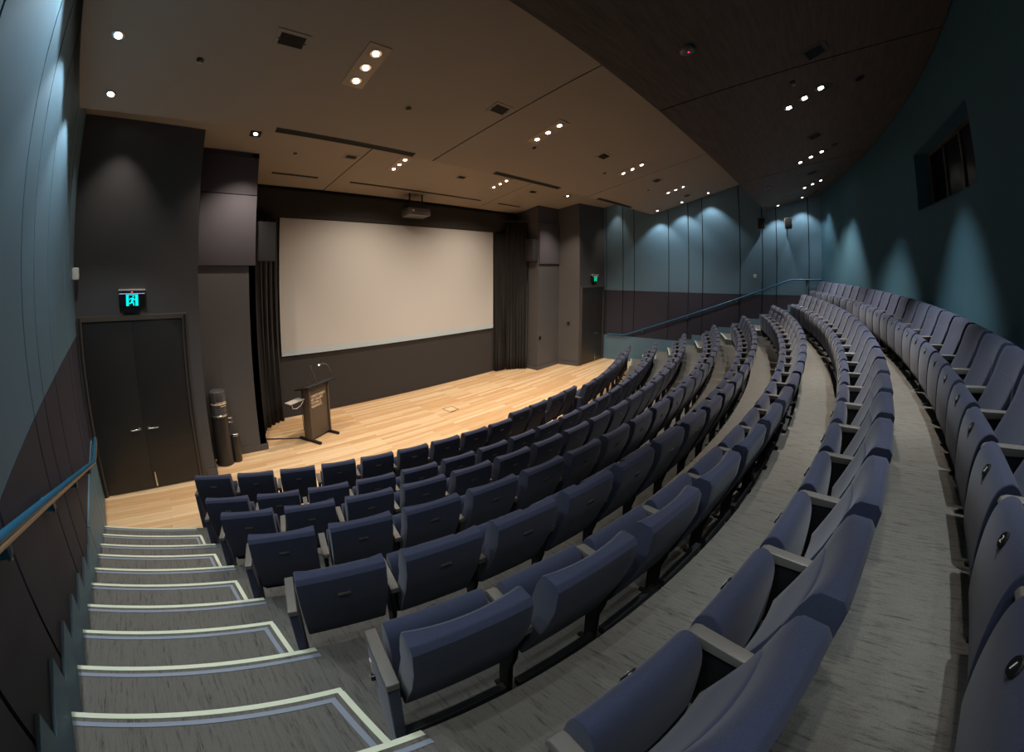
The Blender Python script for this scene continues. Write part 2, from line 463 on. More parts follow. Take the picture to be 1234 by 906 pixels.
# left: door wall, return, pillar face, return to the screen wall
wallpoly('wall_front_left', [(-1.75, 6.83), (0.277, 6.92), (0.277, 7.535), (1.335, 7.535), (1.335, 9.0)], None, M['black'], 'charcoal stage wall with double doors on the left')
wallpoly('wall_front_right', [(10.05, 9.0), (10.05, 7.97), (11.25, 7.975), (11.435, 7.225), (13.25, 7.145)], None, M['black'], 'charcoal stage wall with a door on the right')
m = MB(); m.box(1.2, 10.2, 8.975, 9.1, -0.05, 5.5, M['black2'])
struct('wall_front', m, 'black wall behind the projection screen')
m = MB(); m.box(1.45, 10.04, 8.90, 8.974, 4.665, 5.30, M['black2']); 
struct('trim_screen', m, 'black masking panel above the screen')
# skirtings
def skirting(name, pts, h=0.13, th=0.015):
    m = MB()
    for (x0, y0), (x1, y1) in zip(pts[:-1], pts[1:]):
        d = Vector((x1 - x0, y1 - y0)).normalized(); n = Vector((d.y, -d.x)) * th
        vs = []
        for ox in (Vector((0, 0)), n):
            for (x, y) in ((x0 - d.x * 0.0, y0), (x1 + d.x * 0.0, y1)):
                for z in (0.0, h): vs.append((x + ox.x, y + ox.y, z))
        m.add(vs, [(0,2,3,1),(4,5,7,6),(0,1,5,4),(2,6,7,3),(1,3,7,5),(0,4,6,2)], M['black'])
    return struct(name, m)
skirting('baseboard_left', [(0.13, 6.913), (0.29, 6.92), (0.29, 7.535), (1.35, 7.535), (1.35, 8.97)])
skirting('baseboard_right', [(10.035, 8.5), (10.035, 7.955), (11.24, 7.96), (11.42, 7.21), (11.45, 7.209)])

# mauve acoustic panels on the pillars
m = MB(); m.box(0.30, 1.33, 7.49, 7.533, 3.58, 4.86, M['acoustic'])
tag(part('acoustic_panel', m, None, 0.008), 'mauve grey acoustic panel on the pillar left of the screen', 'wall panel')
m = MB(); m.box(0.30, 1.33, 7.505, 7.533, 4.875, 5.58, M['acoustic'])
tag(part('acoustic_panel', m, None, 0.008), 'upper dark acoustic panel meeting the ceiling left of the screen', 'wall panel')
xf = Matrix.Translation((10.06, 7.97, 0)) @ Matrix.Rotation(0.004, 4, 'Z')
m = MB(); m.box(0.02, 1.17, -0.045, -0.003, 3.62, 5.0, M['acoustic'], xf)
tag(part('acoustic_panel', m, None, 0.008), 'mauve grey acoustic panel on the pillar right of the screen', 'wall panel')

# ------------------------------------------------------------------ ceilings
def ceil_panel(name, xa, xb, y0, y1, zf, label, th=0.06, ny=1, R=None):
    """sloped slab between lines xa(y), xb(y) from y0 (front edge) back to y1; with R the rear end follows the curved wall"""
    m = MB(); n = 24; vs = []
    for i in range(n + 1):
        t = i / n
        for yy in (y0, y1):
            x = xa(yy) + (xb(yy) - xa(yy)) * t; y = yy
            if R and yy == y1:
                for _ in range(30):
                    y = CY - sqrt(R * R - (x - CX) ** 2); x = xa(y) + (xb(y) - xa(y)) * t
            for dz in (0, th): vs.append((x, y, zf(y) + dz))
    fs = []
    for i in range(n):
        a = 4 * i; b = a + 4
        fs += [(a, a+2, b+2, b), (a+1, b+1, b+3, a+3), (a, b, b+1, a+1), (a+2, a+3, b+3, b+2)]
    fs += [(0, 1, 3, 2), (4*n, 4*n+2, 4*n+3, 4*n+1)]
    m.add(vs, fs, M['ceilrear'] if R else M['ceil'])
    return struct(name, m, label)
g = 0.014
lw = lambda y: ltx(y) + 0.07
rw = lambda y: rtx(y) - 0.07
sj = [lambda y: 3.15 - 0.078 * (y - 8.92), lambda y: 8.10 - 0.033 * (y - 8.84)]
mj = [lambda y: 3.75 - 0.167 * (y - 5.28), lambda y: 8.73 - 0.227 * (y - 5.14)]
rj = [lambda y: 4.08 - 0.365 * (y - 1.41), lambda y: 8.75 - 0.506 * (y - 1.46)]
for nm, js, y0, y1, zf, la, R in (('stage', sj, 8.93, 4.3, zstage, lambda y: -2.2, None), ('middle', mj, 5.26, 0.9, zmain, lw, None), ('rear', rj, 1.46, -1.5, zrear, lw, RWALL - 0.02)):
    rr = (lambda y: 14.3) if nm == 'stage' else rw
    ls = [la] + js + [rr]
    for i in range(3):
        a, b = ls[i], ls[i + 1]
        ceil_panel('ceiling_panel', (lambda y, a=a, i=i: a(y) + (g if i else 0)), (lambda y, b=b, i=i: b(y) - (g if i < 2 else 0)), y0, y1, zf,
                   ('dark veneer' if R else 'brown grey') + ' %s ceiling panel, %s section' % (nm, ('left', 'centre', 'right')[i]), R=R)
m = MB(); m.box(-2.3, 15, -2.6, 9.2, 7.35, 7.45, M['void'])
struct('ceiling', m, 'black ceiling void above the panels')

# ceiling slots (black linear diffusers)
def on_plane(x, y, zf, dz=0.0):
    return Vector((x, y, zf(y) + dz))
def plane_rot(zf):
    s = zf(0.0) - zf(1.0)
    return -atan(s)
def slot(x0, x1, y, zf, w, label):
    a = plane_rot(zf)
    xf = Matrix.Translation(on_plane((x0+x1)/2, y, zf)) @ Matrix.Rotation(a, 4, 'X')
    t = thing('ceiling_slot', label, 'air vent', xf.to_translation(), (a, 0, 0), 'black linear slots in the ceiling')
    L = (x1 - x0) / 2
    m = MB(); m.box(-L, L, -w/2, w/2, -0.004, 0.05, M['ventdark']); part('slot_channel', m, t)
    m = MB(); m.box(-L, L, -w/2 - 0.008, -w/2, -0.007, 0.02, M['blacktrim']); m.box(-L, L, w/2, w/2 + 0.008, -0.007, 0.02, M['blacktrim']); part('slot_edge', m, t)
slot(1.75, 2.78, 8.28, zstage, 0.05, 'short black ceiling slot before the left end of the screen')
slot(3.57, 7.72, 8.30, zstage, 0.05, 'long black ceiling slot in front of the screen')
slot(8.48, 9.52, 8.31, zstage, 0.05, 'short black ceiling slot before the right stage curtain')
slot(1.11, 3.34, 5.19, zmain, 0.09, 'black slot on the middle ceiling edge nearest the left doors')
slot(5.20, 7.37, 5.19, zmain, 0.09, 'black slot on the middle ceiling edge facing the screen')
slot(9.18, 11.29, 5.19, zmain, 0.09, 'black slot on the middle ceiling edge nearest the right wall')

# ------------------------------------------------------------------ ceiling fittings
def spot(parent, loc, target, energy, angle, blend, size=0.04, color=(1, 0.86, 0.70)):
    l = bpy.data.lights.new('downlight_beam', 'SPOT')
    l.energy = energy; l.spot_size = radians(angle); l.spot_blend = blend; l.shadow_soft_size = size; l.color = color
    o = bpy.data.objects.new('downlight_beam', l); COL.objects.link(o)
    d = (Vector(target) - Vector(loc)).normalized()
    o.rotation_mode = 'QUATERNION'
    mw = Matrix.Translation(Vector(loc)) @ d.to_track_quat('-Z', 'Y').to_matrix().to_4x4()
    bpy.context.view_layer.update()
    o.parent = parent
    o.matrix_basis = parent.matrix_world.inverted() @ mw
    return o

def lamp_ring(m_trim, m_lens, xf, r=0.046):
    m_trim.lathe([(r + 0.018, 0.0), (r + 0.018, -0.008), (r, -0.010), (r - 0.004, 0.02), (r + 0.002, 0.03)], M['chrome'], 20, xf=xf)
    m_lens.lathe([(0.001, -0.006), (r * 0.6, -0.004), (r - 0.003, 0.004), (r - 0.003, 0.02)], M['lamp'], 20, xf=xf)

WARM = (1, 0.86, 0.72)
NEUT = (1, 0.91, 0.82)
COOL = (0.86, 0.95, 1.0)

def triple(x, y, zf, label, energy, angle=95, blend=0.7, color=NEUT, plate='trimplate', lean=0.0, aim=(0, 0)):
    a = plane_rot(zf); p = on_plane(x, y, zf)
    t = thing('downlight', label, 'ceiling light', p, (a, 0, lean), 'triple downlights in the ceiling')
    m = MB(); m.box(-0.135, 0.135, -0.37, 0.37, -0.010, 0.02, M[plate]); part('trim_plate', m, t, 0.003)
    for i in (-1, 0, 1):
        xf = Matrix.Translation((0, i * 0.245, -0.010))
        mt, ml = MB(), MB(); lamp_ring(mt, ml, xf)
        l = part('lamp', mt, t, smooth=True); part('lens', ml, l, smooth=True)
    bpy.context.view_layer.update()
    loc = t.matrix_world @ Vector((0, 0, -0.06))
    spot(t, loc, loc + Vector((aim[0], aim[1], -3)), energy, angle, blend, 0.05, color)
    return t

def single(x, y, zf, label, energy, target, angle=70, blend=0.35, color=NEUT, square=False, group='single downlights in the ceiling', dark=False):
    a = plane_rot(zf); p = on_plane(x, y, zf)
    t = thing('downlight', label, 'ceiling light', p, (a, 0, 0), group)
    if square:
        m = MB()
        for s in (-1, 1):
            m.box(s * 0.075 - 0.02, s * 0.075 + 0.02, -0.095, 0.095, -0.008, 0.01, M['blacktrim'])
            m.box(-0.055, 0.055, s * 0.075 - 0.02, s * 0.075 + 0.02, -0.008, 0.01, M['blacktrim'])
        part('trim_plate', m, t)
    mt, ml = MB(), MB()
    if dark:
        mt.lathe([(0.07, 0), (0.07, -0.006), (0.055, -0.008), (0.05, 0.20), (0.055, 0.21)], M['blacktrim'], 20)
        ml.lathe([(0.001, 0.19), (0.045, 0.19), (0.045, 0.20)], M['lamp'], 20)
    else:
        lamp_ring(mt, ml, Matrix.Identity(4))
    part('lamp_trim', mt, t, smooth=True); part('lens', ml, t, smooth=True)
    bpy.context.view_layer.update()
    loc = t.matrix_world @ Vector((0, 0, -0.03))
    spot(t, loc, target, energy, angle, blend, 0.035, color)
    return t

GE = 1.0    # overall lamp level
places = ['nearest the left wall', 'second from the left wall', 'third from the left wall', 'nearest the right wall']
for i, x in enumerate((1.70, 4.98, 8.22, 11.28)):
    triple(x, 3.71, zmain, 'triple downlight in the middle ceiling panel, %s' % places[i], (190, 700, 720, 330)[i] * GE, angle=112, blend=0.9, color=NEUT, aim=((0, 0.7), (0, 0.9), (0, 0.9), (0, 0.3))[i])
for i, x in enumerate((2.3, 5.55, 8.80, 11.85)):
    triple(x, -0.05, zrear, 'triple downlight in the dark rear ceiling panel, %s' % places[i], (90, 540, 720, 560)[i] * GE, angle=84, blend=0.9, color=NEUT, plate='ceilrear', lean=radians(-22) if i else 0)
for i, x in enumerate((4.18, 7.30)):
    triple(x, 7.08, zstage, 'triple downlight over the stage, %s' % ('left of centre' if i == 0 else 'right of centre'), 470 * GE, color=WARM, angle=140, blend=1.0, aim=(0, 0.0))
single(1.11, 6.83, zstage, 'square trimmed downlight over the left end of the stage', 300 * GE, (1.0, 6.7, 0), 95, 0.8, WARM, True)
single(10.27, 6.92, zstage, 'square trimmed downlight over the right end of the stage', 300 * GE, (10.4, 6.8, 0), 95, 0.8, WARM, True)
single(-0.95, 6.42, zstage, 'small downlight close above the left double doors', 70 * GE, (-1.0, 6.75, 0), 66, 0.9, NEUT)
single(12.9, 6.55, zstage, 'small downlight close above the right stage door', 60 * GE, (12.9, 6.9, 0), 66, 0.9, NEUT)
# wall washers
for i, y in enumerate((4.93, 4.03, 3.13, 2.23)):
    x = ltx(y) + 0.42
    single(x, y, zmain, 'small downlight along the left wall, %s from the stage' % ORD[i + 1], (95, 100, 110, 100)[i] * GE, (x - 0.24, y, 0), 96, 0.4, COOL)
for i, y in enumerate((1.03, 0.28, -0.6)):
    x = ltx(y) + 0.42
    single(x, y, zrear, 'small downlight along the left wall in the rear ceiling, %s from the front' % ORD[i + 1], 70 * GE, (x - 0.24, y, 0), 96, 0.4, COOL)
for i, (x, y) in enumerate(((13.06, 4.95), (13.2, 4.09), (13.3, 3.2))):
    x = rtx(y) - 0.42
    single(x, y, zmain, 'small downlight along the right wall, %s from the stage' % ORD[i + 1], 78 * GE, (x + 0.24, y, 0), 94, 0.5, COOL)
for i, y in enumerate((1.03, 0.28)):
    x = rtx(y) - 0.42
    single(x, y, zrear, 'small downlight near the right wall speakers, %s from the front' % ORD[i + 1], 78 * GE, (x + 0.24, y, 0), 94, 0.5, COOL)
for i, (th, dd, en) in enumerate(((19.4, 0.36, 120), (15.0, 0.62, 280), (7.6, 1.08, 250), (0.3, 1.02, 400), (-7.0, 1.0, 300))):
    px, py = pol(RWALL - dd, th); wx, wy = pol(RWALL - dd * 0.7, th)
    single(px, py, zrear, 'deep black downlight washing the rear wall, %s from the right corner' % ORD[i + 1], en * GE, (wx, wy, 0), 60, 0.7, COOL, dark=True)

def vent(x, y, zf, w, h, label, lean=0.0, split=0.4):
    a = plane_rot(zf); p = on_plane(x, y, zf)
    t = thing('ceiling_vent', label, 'air vent', p, (a, 0, lean), 'square air vents in the ceiling')
    m = MB(); vm = M['ceilrear'] if zf is zrear else M['ceil']
    for s in (-1, 1):
        m.box(s*w/2 - 0.022, s*w/2 + 0.022, -h/2 - 0.022, h/2 + 0.022, -0.008, 0.01, vm)
        m.box(-w/2 + 0.022, w/2 - 0.022, s*h/2 - 0.022, s*h/2 + 0.022, -0.008, 0.01, vm)
    part('vent_frame', m, t)
    m = MB(); m.box(-w/2, w/2, -h/2, h/2, -0.003, 0.008, M['ventdark']); part('vent_backing', m, t)
    m = MB(); n = 7
    for i in range(n):
        yy = -h/2 + 0.03 + (h - 0.06) * i / (n - 1)
        m.box(-w/2 + 0.02, w/2 - 0.02, yy - 0.004, yy + 0.004, -0.010, -0.004, M['blacktrim'])
    m.box(-w/2, w/2, -0.006, 0.006, -0.011, -0.003, M['blacktrim'])
    part('vent_louvre', m, t)
for i, (x, y) in enumerate(((0.83, 3.64), (3.77, 3.65), (6.88, 3.72), (9.77, 3.71), (12.46, 3.72))):
    vent(x, y, zmain, 0.30, 0.21, 'square air vent in the middle ceiling panel, %s from the left wall' % ORD[i + 1])
for i, (x, y) in enumerate(((3.07, 7.13), (6.0, 7.15), (8.78, 7.14))):
    vent(x, y, zstage, 0.26, 0.18, 'square air vent above the stage, %s from the left' % ORD[i + 1])
for i, (x, y) in enumerate(((4.40, -0.22), (7.44, -0.14), (10.39, -0.05))):
    vent(x, y, zrear, 0.30, 0.24, 'square air vent in the dark rear ceiling, %s from the left' % ORD[i + 1], radians(-15))
vent(13.15, 1.36, zrear, 0.34, 0.05, 'narrow pale vent at the front edge of the rear ceiling beside the right wall')

def sprinkler(x, y, zf, label):
    t = thing('ceiling_sprinkler', label, 'sprinkler', on_plane(x, y, zf), (plane_rot(zf), 0, 0), 'sprinkler heads in the ceiling')
    m = MB(); m.lathe([(0.04, 0.0), (0.04, -0.006), (0.03, -0.010), (0.014, -0.012)], M['blacktrim'], 16); part('rose', m, t, smooth=True)
    m = MB(); m.lathe([(0.010, -0.010), (0.010, -0.04), (0.022, -0.043), (0.022, -0.046)], M['trimplate'], 12); part('sprinkler_head', m, t, smooth=True)
for i, x in enumerate((0.01, 2.58, 5.19, 7.74, 10.30)):
    sprinkler(x, 4.18, zmain, 'sprinkler head in the middle ceiling panel, %s from the left wall' % ORD[i + 1])
sprinkler(1.98, 7.33, zstage, 'sprinkler head above the lectern end of the stage')
sprinkler(4.94, 0.06, zrear, 'sprinkler head beside a triple downlight in the rear ceiling')
sprinkler(11.4, -1.1, zrear, 'sprinkler head at the rear corner of the dark ceiling')
sprinkler(10.15, 0.97, zrear, 'sprinkler head near the front edge of the rear ceiling')
t = thing('smoke_detector', 'round smoke detector with red light in the dark rear ceiling', 'smoke detector', on_plane(3.24, 0.84, zrear), (plane_rot(zrear), 0, 0))
m = MB(); m.lathe([(0.075, 0.0), (0.075, -0.012), (0.055, -0.03), (0.02, -0.032)], M['plaque'], 24); part('detector_body', m, t, smooth=True)
m = MB(); m.lathe([(0.009, -0.03), (0.009, -0.036), (0.004, -0.038)], M['led'], 10); part('indicator', m, t, label='small red indicator light')

# ------------------------------------------------------------------ screen, curtains, speakers, projector
t = thing('projection_screen', 'large white projection screen on the black stage wall', 'screen', (5.49, 8.97, 1.5))
m = MB(); m.box(-3.37, 3.37, -0.05, 0.0, 0.0, 3.155, M['screen']); part('screen_surface', m, t)
m = MB(); m.box(-3.37, 3.37, -0.056, -0.05, 0.0, 0.13, M['band']); part('bottom_band', m, t, label='bluish white band along the screen bottom')

def curtain(name, path, z0, z1, folds, amp, label):
    pts = [Vector(p) for p in path]
    L = [0]
    for a, b in zip(pts[:-1], pts[1:]): L.append(L[-1] + (b - a).length)
    N = folds * 10; m = MB(); rows = 10; vs = []
    for j in range(rows + 1):
        z = z0 + (z1 - z0) * j / rows
        for i in range(N + 1):
            s = L[-1] * i / N; k = 0
            while k < len(L) - 2 and s > L[k + 1]: k += 1
            d = (pts[k+1] - pts[k]); u = (s - L[k]) / d.length; p = pts[k] + d * u; d.normalize(); n = Vector((-d.y, d.x))
            am = amp * (1.0 - 0.35 * j / rows)
            off = am * sin(2 * pi * folds * i / N + 0.9 * sin(i * 0.13) ) + 0.35 * am * sin(2 * pi * folds * 2.3 * i / N + 1.0 + 0.5 * j / rows)
            p = p + n * off + d * 0.012 * sin(j * 0.6 + i * 0.7)
            vs.append((p.x, p.y, z))
    W = N + 1
    fs = [(j*W+i, j*W+i+1, (j+1)*W+i+1, (j+1)*W+i) for j in range(rows) for i in range(N)]
    m.add(vs, fs, M['curtain'])
    o = part(name, m, None, smooth=True)
    s = o.modifiers.new('thickness', 'SOLIDIFY'); s.thickness = 0.006
    return tag(o, label, 'curtain')
curtain('stage_curtain', [(1.40, 8.22), (1.52, 8.52), (1.82, 8.74), (2.06, 8.85)], 0.012, 4.62, 6, 0.045, 'charcoal stage curtain hanging behind the lectern left of the screen')
curtain('stage_curtain', [(8.90, 8.86), (9.30, 8.80)], 0.012, 4.62, 5, 0.035, 'narrow charcoal curtain against the right edge of the screen')
curtain('stage_curtain', [(9.32, 8.78), (9.66, 8.60), (9.93, 8.36)], 0.012, 5.02, 7, 0.045, 'taller charcoal curtain beside the right pillar')
t = thing('curtain_rail', 'thin metal curtain rail above the taller right curtain', 'curtain rail', (0, 0, 0))
m = MB(); m.tube([(9.25, 8.82, 5.05), (9.66, 8.60, 5.05), (9.97, 8.33, 5.05)], 0.014, M['beam'], 8); part('rail', m, t, smooth=True)
m = MB(); m.box(9.955, 10.045, 8.30, 8.36, 5.03, 5.09, M['chrome']); part('rail_bracket', m, t, 0.004)

def cabinet_speaker(x0, x1, y0, y1, z0, z1, label):
    t = thing('mounted_loudspeaker', label, 'speaker', ((x0+x1)/2, (y0+y1)/2, z0), group=None)
    w, d, h = (x1-x0)/2, (y1-y0)/2, z1-z0
    m = MB(); m.box(-w, w, -d + 0.02, d, 0, h, M['doorblk']); part('speaker_cabinet', m, t, 0.008)
    m = MB(); m.box(-w + 0.01, w - 0.01, -d, -d + 0.02, 0.01, h - 0.01, M['beam']); part('speaker_grille', m, t, 0.004)
cabinet_speaker(1.345, 1.80, 7.86, 8.06, 3.66, 4.44, 'grey cabinet speaker mounted left of the screen')
cabinet_speaker(9.76, 10.045, 7.99, 8.28, 3.70, 4.44, 'grey cabinet speaker mounted right of the screen')

t = thing('projector', 'grey ceiling-mounted projector hanging above the screen', 'projector', (5.54, 8.45, 4.86))
xf = Matrix.Rotation(radians(-8), 4, 'X')
m = MB(); m.box(-0.33, 0.33, -0.2, 0.2, 0.0, 0.19, M['plaque'], xf); part('projector_body', m, t, 0.015)
m = MB(); m.lathe([(0.028, 0), (0.028, 0.012), (0.02, 0.014)], M['white'], 14, xf=xf @ Matrix.Translation((-0.21, -0.2, 0.11)) @ Matrix.Rotation(pi/2, 4, 'X')); part('lens', m, t, label='small white projector lens')
m = MB(); m.box(-0.38, 0.38, 0.0, 0.06, 0.22, 0.27, M['steel']); m.tube([(-0.2, 0.03, 0.18), (-0.2, 0.03, zstage(8.48) - 4.86)], 0.02, M['steel']); m.tube([(0.2, 0.03, 0.18), (0.2, 0.03, zstage(8.48) - 4.86)], 0.02, M['steel']); part('mount_bracket', m, t)

def surround(x, y, z, label):
    rz = atan2(0.13, 1.0)
    t = thing('surround_speaker', label, 'speaker', (rtx(y), y, z), (0, 0, rz), 'box speakers on the right wall')
    m = MB(); m.box(-0.30, -0.10, -0.11, 0.11, -0.17, 0.17, M['plywood']); part('speaker_cabinet', m, t, 0.01)
    m = MB(); m.box(-0.312, -0.30, -0.10, 0.10, -0.16, 0.16, M['steel']); part('speaker_grille', m, t, 0.003)
    m = MB(); m.box(-0.10, 0.0, -0.03, 0.03, -0.05, 0.05, M['steel']); part('wall_bracket', m, t)
surround(0, 1.62, 4.89, 'small dark box speaker on the right wall, nearer the stage')
surround(0, 0.78, 4.87, 'small dark box speaker on the right wall, nearer the rear corner')
t = thing('light_switch', 'small white switch plate on the teal right wall', 'switch', (rtx(1.83), 1.83, 3.22), (0, 0, atan2(0.13, 1)))
m = MB(); m.box(-0.014, 0.0, -0.05, 0.05, -0.06, 0.06, M['white']); part('switch_plate', m, t, 0.004)
m = MB(); m.box(-0.020, -0.014, -0.02, 0.02, -0.03, 0.03, M['palegrey']); part('rocker', m, t, 0.002)
t = thing('wall_sensor', 'white plastic sensor at the stage end of the left wall', 'sensor', (ltx(6.62), 6.62, 3.47), (0, 0, atan2(0.135, 1.0)))
m = MB(); m.box(0.0, 0.09, -0.06, 0.06, -0.085, 0.085, M['white']); part('sensor_body', m, t, 0.02, 3)
m = MB(); m.box(0.09, 0.096, -0.03, 0.03, -0.05, 0.0, M['palegrey']); part('sensor_lens', m, t, 0.002)

# ------------------------------------------------------------------ doors
def door_set(name, p0, p1, H, leaves, label, fw=0.075):
    """doors in a plan segment p0->p1 (audience side on the right of p0->p1)"""
    p0, p1 = Vector(p0), Vector(p1); d = (p1 - p0); L = d.length; a = atan2(d.y, d.x)
    xf = Matrix.Translation((p0.x, p0.y, 0)) @ Matrix.Rotation(a, 4, 'Z')
    m = MB()
    m.box(0, fw, -0.05, 0.0, 0, H, M['frame'], xf); m.box(L - fw, L, -0.05, 0.0, 0, H, M['frame'], xf); m.box(fw, L - fw, -0.05, 0.0, H - fw, H, M['frame'], xf)
    m.box(0.018, fw - 0.022, -0.058, -0.05, 0, H - 0.02, M['doorblk'], xf); m.box(L - fw + 0.022, L - 0.018, -0.058, -0.05, 0, H - 0.02, M['doorblk'], xf)
    root = struct(name, m, label)
    w = (L - 2 * fw) / leaves
    for i in range(leaves):
        x0, x1 = fw + w * i + 0.004, fw + w * (i + 1) - 0.004
        m = MB(); m.box(x0, x1, -0.028, -0.004, 0.01, H - fw - 0.004, M['doorblk'], xf)
        leaf = part('door_leaf', m, root, 0.003)
        hx = (x1 - 0.07 if i == 0 else x0 + 0.07) if leaves == 2 else (x0 + 0.62 * (x1 - x0))
        s = -1 if (leaves == 2 and i == 0) else 1
        m = MB()
        m.lathe([(0.027, 0), (0.027, 0.01), (0.012, 0.012), (0.011, 0.05), (0.002, 0.052)], M['chrome'], 16, xf=xf @ Matrix.Translation((hx, -0.028, 1.06)) @ Matrix.Rotation(pi/2, 4, 'X'))
        m.tube([xf @ Vector((hx, -0.07, 1.06)), xf @ Vector((hx + s * 0.05, -0.075, 1.06)), xf @ Vector((hx + s * 0.14, -0.07, 1.055))], 0.011, M['chrome'], 8)
        part('door_handle', m, leaf, smooth=True, label='chrome lever handle')
        if i == leaves - 1:
            bx = x0 + 0.03 if leaves == 2 else hx + 0.03
            m = MB(); m.box(bx - 0.012, bx + 0.012, -0.036, -0.028, 0.04, 0.30, M['chrome'], xf); part('floor_bolt', m, leaf, 0.002, label='steel floor bolt')
    m = MB(); m.box(fw, L - fw, -0.02, 0.0, 0.0, 0.008, M['trimplate'], xf); part('threshold', m, root)
    return root
door_set('door_1', (-1.585, 6.836), (0.075, 6.912), 2.84, 2, 'black double doors in the left stage wall')
door_set('door_2', (11.52, 7.221), (13.02, 7.156), 2.84, 1, 'black single door in the right stage wall')

def exit_sign(loc, rz, label, mat, w=0.40):
    t = thing('exit_sign', label, 'exit sign', loc, (0, 0, rz))
    m = MB(); m.box(-w/2, w/2, -0.07, 0.0, 0.0, 0.235, M['badge']); part('sign_body', m, t, 0.006)
    m = MB(); m.box(-w/2 + 0.0, w/2 - 0.0, -0.085, 0.0, 0.237, 0.262, M['palegrey']); part('sign_top_bar', m, t, 0.003, label='pale grey top bar')
    m = MB(); m.box(-w/2 + 0.01, w/2 - 0.01, -0.076, -0.070, 0.192, 0.202, M['bluebar']); part('light_bar', m, t)
    m = MB(); m.box(-0.014, 0.014, -0.078, -0.070, 0.212, 0.230, M['led']); part('indicator', m, t, label='small red indicator light')
    # running-figure pictogram beside door jambs
    m = MB(); y0, y1 = -0.076, -0.071
    m.box(-0.09, -0.05, y0, y1, 0.015, 0.185, mat); m.box(0.045, 0.09, y0, y1, 0.015, 0.185, mat); m.box(-0.05, 0.045, y0, y1, 0.172, 0.185, mat)
    def limb(a, b, r=0.009):
        a, b = Vector(a), Vector(b); n = (b - a).normalized(); s = Vector((-n.y, n.x)) * r
        m.prism([tuple(a + s), tuple(a - s), tuple(b - s), tuple(b + s)], y0, y1, mat, axis='y')
    limb((0.012, 0.135), (-0.002, 0.085), 0.014); limb((0.008, 0.128), (-0.03, 0.122)); limb((-0.03, 0.122), (-0.042, 0.098), 0.007)
    limb((0.012, 0.128), (0.032, 0.103)); limb((0.032, 0.103), (0.047, 0.108), 0.007)
    limb((-0.002, 0.09), (0.018, 0.055), 0.011); limb((0.018, 0.055), (0.024, 0.018)); limb((-0.003, 0.088), (-0.018, 0.054), 0.011); limb((-0.018, 0.054), (-0.048, 0.052))
    m.lathe([(0.013, 0), (0.013, 0.004)], mat, 14, xf=Matrix.Translation((0.018, y1, 0.155)) @ Matrix.Rotation(pi/2, 4, 'X'))
    part('running_figure', m, t, label='glowing running figure between two bars')
    m = MB(); m.box(-0.15, 0.10, -0.05, 0.0, -0.09, -0.001, M['badge']); part('sign_bracket', m, t, 0.004)
exit_sign((-0.745, 6.868, 2.97), atan2(0.09, 2.0), 'exit sign with teal running figure above the left double doors', M['exitgreen'])
exit_sign((12.34, 7.175, 2.97), atan2(-0.08, 1.8), 'exit sign with green running figure above the right stage door', M['exitgreen2'])

def socket(p, rz, label):
    t = thing('wall_socket', label, 'socket', p, (0, 0, rz), 'small black wall sockets beside the right pillar')
    m = MB(); m.box(-0.05, 0.05, -0.02, 0.0, -0.06, 0.06, M['badge']); part('socket_plate', m, t, 0.004)
    m = MB(); m.box(-0.025, 0.025, -0.035, -0.02, -0.03, 0.03, M['steel']); part('socket_face', m, t, 0.004)
socket((10.16, 7.971, 1.10), 0.004, 'small black socket on the corner of the right pillar')
socket((11.34, 7.605, 1.51), atan2(-0.75, 0.185), 'small black socket on the return wall beside the right door')

# ------------------------------------------------------------------ lectern
rz = radians(28.8)
t = thing('lectern', 'dark brown lectern with cream lettering standing on the timber stage', 'lectern', (2.46, 7.60, 0), (0, 0, rz))
m = MB(); m.box(-0.285, 0.285, -0.06, -0.035, 0.055, 1.12, M['plywood']); part('front_panel', m, t, 0.003)
for s in (-1, 1):
    m = MB(); m.box(s*0.285 - 0.02, s*0.285 + 0.02, -0.09, 0.12, 0.05, 1.13, M['plywood']); part('side_post', m, t, 0.004)
    m = MB(); m.box(s*0.285 - 0.028, s*0.285 + 0.028, -0.30, 0.28, 0.0, 0.05, M['steel']); part('foot', m, t, 0.008)
xf = Matrix.Translation((0.03, 0, 1.13)) @ Matrix.Rotation(radians(-14), 4, 'X')
m = MB(); m.box(-0.43, 0.42, -0.19, 0.20, 0.0, 0.032, M['steel'], xf); part('desk_top', m, t, 0.006)
m = MB(); m.box(-0.40, 0.40, -0.18, -0.01, 0.033, 0.038, M['beam'], xf); part('desk_inlay', m, t)
m = MB(); m.tube([(-0.09, -0.14, 1.18), (-0.11, -0.13, 1.30), (-0.16, -0.08, 1.50), (-0.18, -0.06, 1.60)], [0.012, 0.006, 0.006, 0.015], M['plaque'], 8)
part('microphone', m, t, smooth=True)
m = MB(); m.tube([(0.33, -0.12, 1.17), (0.34, -0.12, 1.34), (0.31, -0.12, 1.47), (0.22, -0.12, 1.55), (0.12, -0.12, 1.58), (0.03, -0.12, 1.58)], 0.008, M['plaque'], 8)
g_ = part('gooseneck_lamp', m, t, smooth=True)
m = MB(); m.lathe([(0.006, -0.02), (0.018, -0.014), (0.019, 0.008), (0.010, 0.014)], M['ledlamp'], 12, c=(0.01, -0.12, 1.575)); part('lamp_head', m, g_, smooth=True, label='bright white lamp head')
m = MB(); m.box(-0.71, -0.31, 0.03, 0.19, 0.91, 0.93, M['palegrey']); sh = part('side_shelf', m, t, 0.006, label='pale grey side shelf')
m = MB(); m.tube([(-0.68, 0.02, 0.90), (-0.66, 0.02, 0.83), (-0.56, 0.02, 0.80), (-0.44, 0.02, 0.83), (-0.36, 0.02, 0.90)], 0.007, M['palegrey'], 6); part('cable_loop', m, sh, smooth=True)
